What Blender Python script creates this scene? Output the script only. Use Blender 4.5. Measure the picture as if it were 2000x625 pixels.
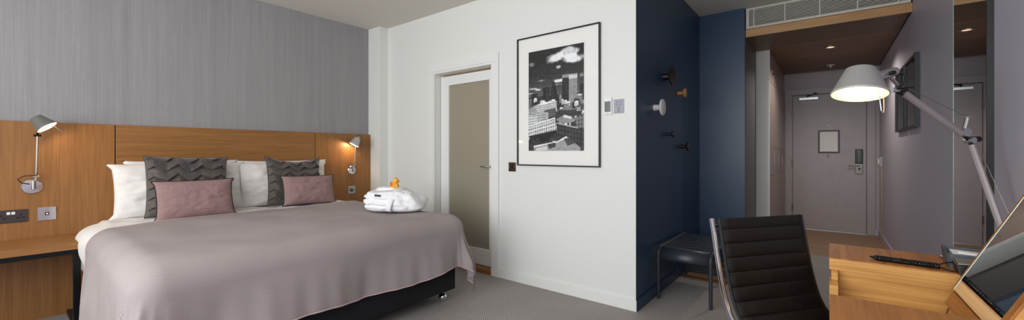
import bpy, bmesh, math, random
from mathutils import Vector, Matrix, noise as mnoise
import numpy as np
random.seed(7)
PI = math.pi
S = bpy.context.scene
COL = S.collection
for o in list(bpy.data.objects): bpy.data.objects.remove(o)

# ------------------------------------------------------------ camera, world, daylight, exposure
cam_d = bpy.data.cameras.new('camera'); cam = bpy.data.objects.new('camera', cam_d); COL.objects.link(cam)
cam.location = (0, 0, 1.16)
YAW = math.atan(617/785.5)
cam.rotation_euler = (PI/2, 0, YAW)
cam_d.sensor_width = 36; cam_d.lens = 36*785.5/2000
cam_d.shift_y = -15/2000
cam_d.clip_start = 0.02
S.camera = cam

def srgb(r, g, b):
    f = lambda c: (c/255/12.92) if c/255 <= .04045 else ((c/255+.055)/1.055)**2.4
    return (f(r), f(g), f(b), 1)

W = bpy.data.worlds.new('world'); S.world = W; W.use_nodes = True
W.node_tree.nodes['Background'].inputs[0].default_value = (0.75, 0.87, 1.0, 1)
W.node_tree.nodes['Background'].inputs[1].default_value = 1.0
def area(name, loc, rot, sx, sy, power, col):
    d = bpy.data.lights.new(name, 'AREA'); d.shape = 'RECTANGLE'; d.size = sx; d.size_y = sy; d.energy = power; d.color = col
    o = bpy.data.objects.new(name, d); COL.objects.link(o); o.location = loc; o.rotation_euler = rot
    return o
# daylight entering by the wide window behind the camera
area('window_daylight', (-1.55, -1.66, 1.66), (-PI/2, 0, PI), 3.9, 1.70, 122, (0.95, 0.98, 1.0))
S.view_settings.view_transform = 'Standard'; S.view_settings.look = 'None'
S.view_settings.exposure = 0.0; S.view_settings.gamma = 1; S.view_settings.use_curve_mapping = False

# ------------------------------------------------------------ materials
MATS = {}
class NT:
    def __init__(s, name):
        s.m = bpy.data.materials.new(name); s.m.use_nodes = True
        s.t = s.m.node_tree; s.b = s.t.nodes['Principled BSDF']; MATS[name] = s.m
    def n(s, typ, **k):
        nd = s.t.nodes.new(typ)
        for a, v in k.items(): setattr(nd, a, v)
        return nd
    def l(s, a, b): s.t.links.new(a, b)
    def put(s, sock, v):
        if hasattr(v, 'is_output') or isinstance(v, bpy.types.NodeSocket): s.l(v, sock)
        else: sock.default_value = v
    def math(s, op, a, b=0.0, c=0.0):
        nd = s.n('ShaderNodeMath', operation=op)
        for i, v in enumerate((a, b, c)): s.put(nd.inputs[i], v)
        return nd.outputs[0]
    def coord(s, kind='Object', scale=(1, 1, 1), rot=(0, 0, 0)):
        tc = s.n('ShaderNodeTexCoord'); mp = s.n('ShaderNodeMapping')
        s.l(tc.outputs[kind], mp.inputs[0]); mp.inputs['Scale'].default_value = scale; mp.inputs['Rotation'].default_value = rot
        return mp.outputs[0]
    def noise(s, vec, scale, detail=4, rough=.55, dist=0):
        nd = s.n('ShaderNodeTexNoise'); s.l(vec, nd.inputs['Vector'])
        nd.inputs['Scale'].default_value = scale; nd.inputs['Detail'].default_value = detail
        nd.inputs['Roughness'].default_value = rough; nd.inputs['Distortion'].default_value = dist
        return nd.outputs['Fac']
    def ramp(s, fac, stops):
        nd = s.n('ShaderNodeValToRGB'); s.l(fac, nd.inputs[0]); e = nd.color_ramp.elements
        while len(e) < len(stops): e.new(.5)
        for i, (p, c) in enumerate(stops): e[i].position = p; e[i].color = c
        return nd.outputs[0]
    def mix(s, fac, a, b, mode='MIX'):
        nd = s.n('ShaderNodeMix', data_type='RGBA', blend_type=mode)
        s.put(nd.inputs[0], fac); s.put(nd.inputs[6], a); s.put(nd.inputs[7], b)
        return nd.outputs[2]
    def bump(s, h, strength=.3, dist=.002):
        nd = s.n('ShaderNodeBump'); s.l(h, nd.inputs['Height']); nd.inputs['Strength'].default_value = strength; nd.inputs['Distance'].default_value = dist
        s.l(nd.outputs[0], s.b.inputs['Normal'])
    def base(s, c): s.put(s.b.inputs['Base Color'], c)
    def set(s, **k):
        for a, v in k.items(): s.b.inputs[a.replace('_', ' ')].default_value = v

def plain(name, c, rough=.5, metal=0, nscale=None, bstr=.1, vary=.04, bdist=.001, **k):
    t = NT(name); v = t.coord()
    f = t.noise(v, nscale or 40, 3)
    c2 = tuple(max(0, x*(1-vary*2)) for x in c[:3])+(1,); c1 = tuple(min(1, x*(1+vary)) for x in c[:3])+(1,)
    t.base(t.ramp(f, [(.3, c2), (.7, c1)]))
    t.set(Roughness=rough, Metallic=metal, **k)
    if bstr: t.bump(f, bstr, bdist)
    return t.m
def metal(name, c, rough): return plain(name, c, rough, 1.0, 60, 0.0, .02)

def oak(name, axis, dark, mid, light, rough=.42, sc=1.0):
    t = NT(name)
    st = [20*sc]*3; st[axis] = .7*sc
    v = t.coord('Object', tuple(st))
    big = t.noise(v, 1.5, 4, .6, 1.1)
    st2 = [130*sc]*3; st2[axis] = 4*sc
    fine = t.noise(t.coord('Object', tuple(st2)), 1.0, 3, .6)
    wv = t.n('ShaderNodeTexWave', wave_type='BANDS', bands_direction='X'); 
    col = t.ramp(big, [(.28, dark), (.5, mid), (.74, light)])
    streak = t.ramp(fine, [(.36, (.74, .70, .66, 1)), (.55, (1, 1, 1, 1))])
    t.base(t.mix(.6, col, streak, 'MULTIPLY'))
    t.t.nodes.remove(wv)
    t.set(Roughness=rough); t.bump(fine, .12, .0006)
    return t.m
OD, OM, OL = srgb(138, 93, 47), srgb(149, 102, 53), srgb(160, 112, 61)
for i, a in enumerate('xyz'): oak('oak_'+a, i, OD, OM, OL)
DD, DM, DL = srgb(158, 98, 42), srgb(176, 114, 54), srgb(190, 130, 66)
for i, a in enumerate('xyz'): oak('desk_'+a, i, DD, DM, DL, .5)
oak('desk_light', 0, srgb(196, 140, 72), srgb(212, 158, 86), srgb(222, 172, 100), .4)  # same desk oak, frontal window light put into a paler colour
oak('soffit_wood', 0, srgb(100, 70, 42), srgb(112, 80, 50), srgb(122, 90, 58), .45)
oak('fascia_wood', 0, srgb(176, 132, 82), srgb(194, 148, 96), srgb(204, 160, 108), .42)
oak('hall_wood', 0, srgb(140, 112, 84), srgb(160, 130, 100), srgb(174, 144, 112), .45)

white_wall = plain('white_paint', srgb(230, 231, 226), .55, 0, 90, .06, .01)
white_gloss = plain('white_gloss', srgb(234, 234, 230), .35, 0, 30, .02, .01)
ceil_m = plain('ceiling_paint', srgb(222, 216, 206), .8, 0, 120, .05, .01)
mauve_wall = plain('mauve_paint', srgb(188, 183, 196), .42, 0, 120, .08, .02)
hall_wall = plain('hall_paint', srgb(168, 160, 162), .5, 0, 120, .06, .02)
door_paint = plain('entry_door_paint', srgb(168, 160, 162), .42, 0, 8, .02, .03)
blue = plain('navy_paint', srgb(44, 69, 97), .36, 0, 70, .12, .04)
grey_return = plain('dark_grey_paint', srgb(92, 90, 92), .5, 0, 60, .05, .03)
ward_white = plain('wardrobe_white', srgb(214, 212, 206), .4, 0, 30, .02, .01)
ward_grey = plain('wardrobe_mauve', srgb(150, 134, 126), .3, 0, 30, .02, .02)
chrome = metal('chrome', srgb(225, 225, 228), .08)
steel = metal('brushed_steel', srgb(178, 176, 172), .32)
dark_steel = metal('dark_steel', srgb(120, 114, 108), .35)
alu = metal('satin_aluminium', srgb(196, 196, 196), .36)
dark_metal = plain('black_metal', srgb(26, 27, 30), .35, .6, 60, .02, .03)
black_plastic = plain('black_plastic', srgb(18, 18, 20), .35, 0, 90, .03, .05)
black_fabric = plain('black_fabric', srgb(17, 18, 24), .9, 0, 500, .3, .12)
black_frame = plain('black_frame', srgb(24, 23, 23), .4, 0, 60, .02, .03)
stool_m = plain('anthracite_paint', srgb(50, 56, 64), .4, .1, 300, .05, .04)
sheet = plain('white_linen', srgb(226, 222, 218), .85, 0, 9, .35, .012, .010)
t = NT('white_waffle'); a = t.noise(t.coord(), 16, 4, .6); wv = t.n('ShaderNodeTexWave', wave_type='BANDS', bands_direction='DIAGONAL'); t.l(t.coord(), wv.inputs[0]); wv.inputs['Scale'].default_value = 22; wv.inputs['Distortion'].default_value = 1.5
t.base(t.ramp(a, [(.3, srgb(236, 236, 238)), (.7, srgb(244, 244, 245))])); t.set(Roughness=.9); t.bump(t.math('ADD', t.math('MULTIPLY', wv.outputs['Fac'], .35), a), .45, .006); robe_m = t.m
pipe_m = plain('navy_piping', srgb(30, 32, 42), .8, 0, 80, .05, .05)
mat_board = plain('mat_board', srgb(238, 235, 230), .8, 0, 200, .02, .01)
paper = plain('paper', srgb(232, 232, 230), .7, 0, 30, .02, .02)
folder_m = plain('slate_leather', srgb(78, 84, 92), .45, 0, 160, .2, .08)
dark_void = plain('void_black', srgb(20, 19, 18), .9, 0, 20, 0, .05)
grille_m = plain('grille_cream', srgb(214, 209, 196), .4, 0, 40, .02, .02)
patch_brown = plain('brown_light_patch', srgb(142, 106, 72), .9, 0, 160, .4, .15)  # colour of the warm light patch painted on the carpet
duck_y = plain('duck_yellow', srgb(246, 178, 30), .4, 0, 20, .02, .05)
duck_o = plain('duck_orange', srgb(236, 96, 42), .4, 0, 20, .02, .05)
tag_m = plain('mustard_card', srgb(206, 160, 40), .6, 0, 40, .02, .04)
wood_knob = plain('beech_knob', srgb(196, 138, 80), .5, 0, 30, .05, .06)
sign_grey = plain('sign_grey', srgb(150, 152, 160), .45, .2, 40, .02, .02)
ink = plain('ink', srgb(70, 70, 76), .6, 0, 40, 0, .03)
screen_m = plain('dark_screen', srgb(58, 56, 54), .15, 0, 30, 0, .02)
hem_m = plain('pink_hem', srgb(196, 170, 172), .9, 0, 300, .2, .06)
fringe_m = plain('grey_yarn', srgb(126, 122, 128), .95, 0, 300, .2, .06)

def emit(name, c, s):
    t = NT(name); t.set(Emission_Strength=s); t.b.inputs['Emission Color'].default_value = c; t.base(c); return t.m
bulb_m = emit('bulb_glow', (1, .74, .42, 1), 4)
shade_paint = plain('satin_silver_paint', srgb(190, 189, 186), .42, .35, 200, .02, .02)
arm_paint = plain('satin_arm_paint', srgb(176, 168, 170), .4, .4, 200, .02, .02)
led_m = emit('downlight_glow', (1, .60, .34, 1), 1.3)
t = NT('shade_inside'); t.base(srgb(236, 222, 190)); t.set(Roughness=.6); shade_in = t.m

t = NT('mirror_glass'); t.base((.86, .9, .89, 1)); t.set(Metallic=1, Roughness=.015); mirror_m = t.m
t = NT('glass_edge'); t.base(srgb(190, 214, 206)); t.set(Roughness=.15); edge_m = t.m
# picture glazing: clear with a faint reflection
t = NT('clear_glazing'); tr = t.n('ShaderNodeBsdfTransparent'); gl = t.n('ShaderNodeBsdfGlossy'); gl.inputs['Roughness'].default_value = .02
fr = t.n('ShaderNodeFresnel'); fr.inputs[0].default_value = 1.25; mx = t.n('ShaderNodeMixShader')
t.l(fr.outputs[0], mx.inputs[0]); t.l(tr.outputs[0], mx.inputs[1]); t.l(gl.outputs[0], mx.inputs[2])
t.l(mx.outputs[0], t.t.nodes['Material Output'].inputs[0]); glaze = t.m
t = NT('frosted_glass'); t.base(srgb(190, 184, 166)); t.set(Roughness=.28, IOR=1.3); t.b.inputs['Transmission Weight'].default_value = .45; frost = t.m

# grey wallpaper with fine vertical threads
t = NT('grey_wallpaper')
f1 = t.noise(t.coord('Object', (1, 170, 2.2)), 1.0, 4, .65); f2 = t.noise(t.coord('Object', (1, 22, .5)), 1.0, 3, .6); f3 = t.noise(t.coord('Object', (1, 420, 420)), 1.0, 2)
c = t.ramp(f1, [(.3, srgb(132, 130, 132)), (.7, srgb(162, 159, 159))])
c = t.mix(.35, c, t.ramp(f2, [(.3, srgb(132, 130, 132)), (.7, srgb(164, 161, 161))]))
c = t.mix(.25, c, t.ramp(f3, [(.3, srgb(114, 112, 114)), (.7, srgb(182, 179, 178))]))
t.base(c); t.set(Roughness=.85); t.bump(f1, .25, .001); wallpaper = t.m

def chevron(name, kind, lam, k, period, ca, cb, rough, bstr, swap=False, rot=0):
    t = NT(name); v = t.coord(kind, (1, 1, 1), (0, 0, rot)); sp = t.n('ShaderNodeSeparateXYZ'); t.l(v, sp.inputs[0])
    x, y = sp.outputs[0], sp.outputs[1]
    if swap: x, y = y, x
    zig = t.math('PINGPONG', x, lam/2)
    ph = t.math('DIVIDE', t.math('ADD', y, t.math('MULTIPLY', zig, k)), period)
    fr = t.math('FRACT', ph)
    tri = t.math('PINGPONG', fr, .5)
    fac = t.ramp(t.math('MULTIPLY', tri, 2.0), [(.32, (0, 0, 0, 1)), (.62, (1, 1, 1, 1))])
    nz = t.noise(v, 420, 3, .7)
    big = t.noise(v, 3, 3)
    c = t.mix(fac, ca, cb)
    c = t.mix(.22, c, t.ramp(nz, [(.3, (.12, .12, .12, 1)), (.7, (.9, .9, .9, 1))]), 'OVERLAY')
    c = t.mix(.12, c, t.ramp(big, [(.3, (.3, .3, .3, 1)), (.7, (.7, .7, .7, 1))]), 'OVERLAY')
    t.base(c); t.set(Roughness=rough); t.bump(t.math('ADD', tri, nz), bstr, .002)
    return t.m
carpet = chevron('herringbone_carpet', 'Object', .09, 1.35, .022, srgb(128, 122, 120), srgb(176, 170, 164), .95, .3)
throw_m = chevron('herringbone_throw', 'UV', .025, .62, .0078, srgb(138, 128, 128), srgb(178, 167, 165), .95, .25)

# mauve linen
t = NT('mauve_linen')
a = t.noise(t.coord('Object', (60, 420, 50)), 1.0, 3, .7); b = t.noise(t.coord('Object', (60, 50, 420)), 1.0, 3, .7); d = t.noise(t.coord('Object'), 9, 3)
c = t.ramp(t.math('MULTIPLY', t.math('ADD', a, b), .5), [(.34, srgb(128, 100, 99)), (.66, srgb(170, 138, 134))])
t.base(c); t.set(Roughness=.9); t.bump(a, .2, .001); mauve_linen = t.m
# pleated taffeta
t = NT('charcoal_taffeta')
a = t.noise(t.coord('Object', (30, 20, 200)), 1.0, 3, .7); d = t.noise(t.coord('Object'), 12, 3)
c = t.ramp(a, [(.3, srgb(56, 51, 50)), (.7, srgb(90, 81, 74))])
c = t.mix(.35, c, t.ramp(d, [(.35, srgb(42, 46, 54)), (.65, srgb(100, 86, 73))]))
t.base(c); t.set(Roughness=.55); t.b.inputs['Sheen Weight'].default_value = .3; taffeta = t.m
# black leather
t = NT('black_leather')
a = t.noise(t.coord('Object'), 180, 4, .7); d = t.noise(t.coord('Object', (1, 1, 1)), 22, 4, .6, 1.2)
t.base(t.ramp(d, [(.3, srgb(12, 12, 12)), (.75, srgb(24, 22, 21))])); t.set(Roughness=.45)
t.bump(t.math('ADD', a, t.math('MULTIPLY', d, 2.0)), .25, .002); leather = t.m
# cityscape print: colours come from a per-face colour layer
t = NT('city_print'); at = t.n('ShaderNodeAttribute'); at.attribute_name = 'ink'; t.base(at.outputs['Color']); t.set(Roughness=.6); print_m = t.m

# ------------------------------------------------------------ mesh helpers
class MB:
    def __init__(s): s.v = []; s.f = []; s.uv = None
    def add(s, vs, fs):
        o = len(s.v); s.v += [tuple(v) for v in vs]; s.f += [tuple(i+o for i in f) for f in fs]; return s
    def box(s, x0, x1, y0, y1, z0, z1):
        vs = [(x, y, z) for z in (z0, z1) for y in (y0, y1) for x in (x0, x1)]
        return s.add(vs, [(0, 2, 3, 1), (4, 5, 7, 6), (0, 1, 5, 4), (2, 6, 7, 3), (0, 4, 6, 2), (1, 3, 7, 5)])
    def quad8(s, vs): return s.add(vs, [(0, 3, 2, 1), (4, 5, 6, 7), (0, 1, 5, 4), (1, 2, 6, 5), (2, 3, 7, 6), (3, 0, 4, 7)])
    def tube(s, path, r, n=10, cap=True, flat=None):
        P = [Vector(p) for p in path]; m = len(P); rs = r if isinstance(r, (list, tuple)) else [r]*m
        up = None; vs = []
        for i in range(m):
            d = (P[min(i+1, m-1)]-P[max(i-1, 0)]).normalized()
            if up is None:
                up = Vector((0, 0, 1)) if abs(d.z) < .9 else Vector((0, 1, 0))
            a = d.cross(up)
            if a.length < 1e-6: a = d.orthogonal()
            a.normalize(); b = a.cross(d).normalized(); up = b
            for k in range(n):
                q = 2*PI*k/n
                vs.append(P[i]+a*(rs[i]*math.cos(q)*(flat[0] if flat else 1))+b*(rs[i]*math.sin(q)*(flat[1] if flat else 1)))
        fs = [(i*n+k, i*n+(k+1) % n, (i+1)*n+(k+1) % n, (i+1)*n+k) for i in range(m-1) for k in range(n)]
        if cap: fs += [tuple(range(n))[::-1], tuple((m-1)*n+k for k in range(n))]
        return s.add(vs, fs)
    def lathe(s, prof, o=(0, 0, 0), axis=(0, 0, 1), n=28, close=True):
        ax = Vector(axis).normalized(); a = ax.orthogonal().normalized(); b = ax.cross(a); o = Vector(o)
        vs = []
        for (r, h) in prof:
            for k in range(n):
                q = 2*PI*k/n; vs.append(o+ax*h+a*(r*math.cos(q))+b*(r*math.sin(q)))
        m = len(prof)
        fs = [(i*n+k, i*n+(k+1) % n, (i+1)*n+(k+1) % n, (i+1)*n+k) for i in range(m-1) for k in range(n)]
        if close: fs += [tuple(range(n))[::-1], tuple((m-1)*n+k for k in range(n))]
        return s.add(vs, fs)
    def ball(s, c, r, sx=1, sy=1, sz=1, n=16, m=10):
        vs = []
        for i in range(1, m):
            th = PI*i/m
            for k in range(n): vs.append((c[0]+r*sx*math.sin(th)*math.cos(2*PI*k/n), c[1]+r*sy*math.sin(th)*math.sin(2*PI*k/n), c[2]+r*sz*math.cos(th)))
        fs = [(i*n+k, (i+1)*n+k, (i+1)*n+(k+1) % n, i*n+(k+1) % n) for i in range(m-2) for k in range(n)]
        top = len(vs); vs += [(c[0], c[1], c[2]+r*sz), (c[0], c[1], c[2]-r*sz)]
        fs += [(top, k, (k+1) % n) for k in range(n)] + [(top+1, (m-2)*n+(k+1) % n, (m-2)*n+k) for k in range(n)]
        return s.add(vs, fs)
    def grid(s, fn, nu, nv, uvfn=None):
        o = len(s.v)
        vs = [fn(i/nu, j/nv) for j in range(nv+1) for i in range(nu+1)]
        fs = [(j*(nu+1)+i, j*(nu+1)+i+1, (j+1)*(nu+1)+i+1, (j+1)*(nu+1)+i) for j in range(nv) for i in range(nu)]
        s.add(vs, fs)
        if uvfn: s.uv = [uvfn(i/nu, j/nv) for j in range(nv+1) for i in range(nu+1)]
        return s
    def build(s, name, mat, parent=None, smooth=False, bevel=0, world=True, seg=2, angle=.6, solid=0, sub=0):
        me = bpy.data.meshes.new(name)
        off = Vector((0, 0, 0))
        if parent is not None and world:
            p = parent
            while p is not None: off += Vector(p.location); p = p.parent
        vs = [Vector(v)-off for v in s.v] if off.length else s.v
        me.from_pydata([tuple(v) for v in vs], [], s.f); me.update()
        bm = bmesh.new(); bm.from_mesh(me); bmesh.ops.recalc_face_normals(bm, faces=bm.faces); bm.to_mesh(me); bm.free()
        if s.uv:
            u = me.uv_layers.new(name='UVMap')
            for lp in me.loops: u.data[lp.index].uv = s.uv[lp.vertex_index]
        me.materials.append(MATS[mat] if isinstance(mat, str) else mat)
        if smooth:
            me.shade_smooth() if hasattr(me, 'shade_smooth') else [setattr(p, 'use_smooth', True) for p in me.polygons]
            if angle < 3: me.set_sharp_from_angle(angle=angle)
        o = bpy.data.objects.new(name, me); COL.objects.link(o)
        if parent is not None: o.parent = parent
        if solid:
            md = o.modifiers.new('solid', 'SOLIDIFY'); md.thickness = solid; md.offset = -1
        if bevel:
            md = o.modifiers.new('bevel', 'BEVEL'); md.width = bevel; md.segments = seg; md.limit_method = 'ANGLE'; md.harden_normals = False
            md.angle_limit = .6
        if sub:
            md = o.modifiers.new('sub', 'SUBSURF'); md.levels = sub; md.render_levels = sub
        return o
def Bx(*a): return MB().box(*a)
def tag(o, label, cat, group=None):
    o['label'] = label; o['category'] = cat
    if group: o['group'] = group
    return o
def thing(name, label, cat, loc, rot=(0, 0, 0), group=None):
    o = bpy.data.objects.new(name, None); COL.objects.link(o); o.location = loc; o.rotation_euler = rot
    o.empty_display_size = .05
    return tag(o, label, cat, group)
def struct(o, label=None):
    o['kind'] = 'structure'
    if label: o['label'] = label
    return o
def N(x, y, z=0): return mnoise.noise(Vector((x, y, z)))
def plight(name, loc, parent, power, col, r=.02):
    d = bpy.data.lights.new(name, 'POINT'); d.energy = power; d.color = col; d.shadow_soft_size = r
    o = bpy.data.objects.new(name, d); COL.objects.link(o); o.parent = parent
    o.location = Vector(loc)-Vector(parent.location) if parent else loc
    return o

# ------------------------------------------------------------ room shell
H = 2.638; XL, XR, YW, YB = -4.36, .562, 2.866, -1.7
YN, YE = 4.71, 7.54
struct(Bx(XL-.1, XR+.1, YB-.1, 5.64, -.06, 0).build('floor', carpet), 'grey herringbone carpet')
struct(Bx(-.75, XR+.1, 5.64, YE+.1, -.06, 0).build('floor', 'hall_wood'), 'brown wood floor of the entrance hall')
struct(Bx(-.535, XR, 5.628, 5.652, 0, .004).build('trim_1', alu), 'metal strip between carpet and wood floor')
struct(Bx(XL-.1, XR+.1, YB-.1, YE+.1, H, H+.08).build('ceiling', ceil_m), 'plain off-white ceiling')
struct(Bx(XL-.1, XL, YB-.1, YW+.1, 0, H).build('wall_left', wallpaper), 'grey textured wallpaper wall above the headboard')
struct(Bx(XL, -4.131, 2.745, YW+.1, 0, H).build('wall_column', white_wall, bevel=.003), 'white boxed column in the corner')
w = MB(); w.box(-4.131, -3.314, YW, YW+.14, 0, H); w.box(-2.477, -1.102, YW, YW+.14, 0, H); w.box(-3.314, -2.477, YW, YW+.14, 2.012, H)
struct(w.build('wall_far', white_wall), 'white wall holding the glazed door and picture')
struct(Bx(-1.18, -1.100, YW+.002, YN+.1, 0, H).build('wall_alcove', blue), 'navy blue wall with round coat knobs')
struct(Bx(-1.1, -.67, YN, YN+.08, 0, H).build('wall_alcove', blue), 'navy blue wall at the back of the alcove')
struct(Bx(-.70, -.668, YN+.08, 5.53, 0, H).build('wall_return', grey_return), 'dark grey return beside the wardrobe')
struct(Bx(XR, XR+.1, YB-.1, YE+.1, 0, H).build('wall_right', mauve_wall), 'mauve grey wall with mirror and desk')
w = MB(); w.box(-.55, -.47, YE, YE+.1, 0, H); w.box(.47, XR, YE, YE+.1, 0, H); w.box(-.47, .47, YE, YE+.1, 2.06, H); w.box(-.47, .47, YE+.06, YE+.1, 0, 2.06)
struct(w.build('wall_entry', hall_wall), 'mauve grey wall around the entrance door')
struct(Bx(-1.1, -.535, 7.2, YE+.05, 0, H).build('wall_hall', hall_wall), 'mauve grey stub wall past the wardrobe')
# window wall behind the camera
w = MB(); w.box(XL, -3.52, YB-.1, YB, 0, H); w.box(.46, XR, YB-.1, YB, 0, H); w.box(-3.52, .46, YB-.1, YB, 0, .80); w.box(-3.52, .46, YB-.1, YB, 2.54, H)
struct(w.build('wall_window', white_wall), 'white window wall')
wf = struct(MB().box(-3.52, .46, YB-.08, YB-.03, .80, .86).box(-3.52, .46, YB-.08, YB-.03, 2.48, 2.54).box(-3.52, -3.46, YB-.08, YB-.03, .86, 2.48).box(.4, .46, YB-.08, YB-.03, .86, 2.48).build('window_1', white_gloss), 'wide window frame')
for x in (-2.2, -.87): Bx(x-.03, x+.03, YB-.08, YB-.03, .86, 2.48).build('mullion', white_gloss, wf)

# baseboards and trims
struct(Bx(-2.401, -1.092, YW-.014, YW, 0, .082).build('baseboard_far', white_gloss, bevel=.002))
struct(Bx(-4.131, -3.40, YW-.014, YW, 0, .082).build('baseboard_far', white_gloss, bevel=.002))
struct(Bx(-1.10, -1.088, YW-.0135, YN, 0, .082).build('baseboard_alcove', blue, bevel=.002))
struct(Bx(-1.09, -.67, YN-.012, YN, 0, .082).build('baseboard_alcove', blue, bevel=.002))
struct(Bx(XR-.014, XR, YB, 7.52, 0, .09).build('baseboard_right', mauve_wall, bevel=.002))
struct(Bx(.5, XR-.014, YE-.012, YE, 0, .09).build('baseboard_entry', mauve_wall, bevel=.002))
cs = struct(MB().box(-3.40, -3.314, YW-.018, YW, 0, 2.012).box(-2.477, -2.401, YW-.018, YW, 0, 2.012).box(-3.40, -2.401, YW-.018, YW, 2.012, 2.092).build('trim_2', white_gloss, bevel=.002), 'white architrave around the glazed door')
jb = MB().box(-3.314, -3.296, YW-.012, YW+.13, .0, 2.012).box(-2.495, -2.477, YW-.012, YW+.13, 0, 2.012).box(-3.296, -2.495, YW-.012, YW+.13, 1.99, 2.012).build('jamb', white_gloss, cs, bevel=.0015)

# bathroom shell behind the frosted door
w = MB(); w.box(-3.7, -2.0, 4.4, 4.45, 0, 2.3).box(-3.75, -3.7, 3.0, 4.45, 0, 2.3).box(-2.0, -1.95, 3.0, 4.45, 0, 2.3).box(-3.75, -1.95, 3.0, 4.45, 2.3, 2.35).box(-3.75, -1.95, 3.0, 4.45, -.05, 0)
struct(w.build('wall_bathroom', plain('bath_tile', srgb(206, 192, 166), .5, 0, 20, .02, .02)), 'beige bathroom behind frosted glass')
area('bathroom_ceiling_light', (-2.7, 3.7, 2.28), (0, 0, 0), .5, .5, 7, (1, .80, .56))

# glazed door
d1 = thing('door_1', 'white framed door with a tall frosted glass pane', 'door', (-2.9, 2.96, 0)); d1['kind'] = 'structure'
del d1['category']
LX0, LX1, LY0, LY1 = -3.289, -2.501, 2.945, 2.985
for nm, a in (('stile', (LX0, -3.169, .046, 1.968)), ('stile', (-2.597, LX1, .046, 1.968)), ('rail', (-3.169, -2.597, 1.87, 1.968)), ('rail', (-3.169, -2.597, .046, .205))):
    Bx(a[0], a[1], LY0, LY1, a[2], a[3]).build(nm, white_gloss, d1, bevel=.0015)
Bx(-3.169, -2.597, 2.962, 2.97, .205, 1.87).build('pane', frost, d1)
hd = MB().lathe([(.02, 0), (.02, .008)], (-2.555, LY0, 1.022), (0, -1, 0)).tube([(-2.555, LY0, 1.022), (-2.555, LY0-.045, 1.022), (-2.57, LY0-.055, 1.022), (-2.66, LY0-.055, 1.022)], .008).build('handle', steel, d1, True)
MB().lathe([(.014, 0), (.014, .006)], (-2.555, LY0, .95), (0, -1, 0), 18).build('escutcheon', steel, d1, True)
struct(Bx(-3.296, -2.495, YW-.005, 3.0, 0, .042).build('trim_3', 'oak_x', bevel=.002), 'oak threshold under the glazed door')

# entrance door
cs = struct(MB().box(-.52, -.43, YE-.02, YE, 0, 2.03).box(.43, .52, YE-.02, YE, 0, 2.03).box(-.52, .52, YE-.02, YE, 2.03, 2.12).build('trim_4', door_paint, bevel=.002), 'mauve frame around the entrance door')
d2 = thing('door_2', 'mauve grey entrance door with keycard lock', 'door', (0, YE-.01, 0)); d2['kind'] = 'structure'; del d2['category']
DY = YE-.015
Bx(-.425, .425, DY, DY+.05, .012, 2.02).build('door_leaf', door_paint, d2, bevel=.002)
Bx(-.43, .43, DY-.002, YE+.05, 0, .011).build('sill', alu, d2)
for z in (.32, 1.0, 1.74): MB().tube([(-.43, DY-.006, z-.05), (-.43, DY-.006, z+.05)], .009).build('hinge', dark_steel, d2, True)
cl = Bx(-.345, -.11, DY-.05, DY, 1.945, 1.985).build('door_closer', alu, d2, bevel=.004)
MB().box(-.25, -.235, DY-.03, DY-.02, 1.985, 2.03).tube([(-.25, DY-.03, 2.0), (-.13, DY-.07, 2.035), (-.16, DY-.01, 2.05)], .006).build('closer_arm', dark_metal, cl, True)
nf = MB().box(-.115, -.095, DY-.014, DY, 1.15, 1.485).box(.115, .135, DY-.014, DY, 1.15, 1.485).box(-.095, .115, DY-.014, DY, 1.465, 1.485).box(-.095, .115, DY-.014, DY, 1.15, 1.17).build('notice_frame', black_frame, d2, bevel=.001)
Bx(-.095, .115, DY-.006, DY, 1.17, 1.465).build('notice_sheet', paper, nf)
MB().lathe([(.011, 0), (.011, .006), (.006, .009)], (.006, DY, 1.546), (0, -1, 0), 16).build('peephole', chrome, d2, True)
MB().lathe([(.012, 0), (.008, .02), (.013, .03), (.0, .034)], (.006, DY, 1.112), (0, -1, 0), 16).build('knob', chrome, d2, True)
lk = Bx(.305, .388, DY-.022, DY, 1.0, 1.205).build('lock_reader', black_plastic, d2, bevel=.006)
Bx(.33, .362, DY-.024, DY-.02, 1.02, 1.19).build('reader_panel', screen_m, lk)
pl = Bx(.305, .388, DY-.014, DY, .852, 1.0).build('lock_plate', dark_steel, d2, bevel=.004)
MB().tube([(.345, DY, .97), (.345, DY-.05, .97), (.33, DY-.055, .97), (.225, DY-.055, .965)], .009).build('lever', chrome, pl, True)
MB().lathe([(.014, 0), (.014, .012)], (.35, DY-.012, .925), (0, -1, 0), 16).build('thumb_turn', dark_metal, pl, True)

# soffit with fascia, boards, downlight and sprinkler
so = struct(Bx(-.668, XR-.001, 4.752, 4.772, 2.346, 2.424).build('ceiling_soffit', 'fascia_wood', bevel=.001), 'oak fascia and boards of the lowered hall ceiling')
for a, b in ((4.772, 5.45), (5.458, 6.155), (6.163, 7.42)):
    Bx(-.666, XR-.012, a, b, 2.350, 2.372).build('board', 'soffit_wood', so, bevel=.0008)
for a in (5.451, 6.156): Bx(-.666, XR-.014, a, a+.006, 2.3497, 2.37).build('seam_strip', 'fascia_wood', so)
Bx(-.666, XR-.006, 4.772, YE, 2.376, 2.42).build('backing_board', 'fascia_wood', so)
Bx(-.53, XR-.006, 7.424, 7.44, 2.35, 2.376).build('edge_strip', alu, so)
Bx(-.666, XR-.002, 5.30, 5.34, 2.424, H).build('duct_back', dark_void, so)
gr = thing('air_conditioning_grille', 'cream slatted air conditioning grille above the oak fascia', 'air vent', (0, 4.75, 2.43))
g0, g1, gz0, gz1 = -.662, XR-.012, 2.426, H-.004
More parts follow.
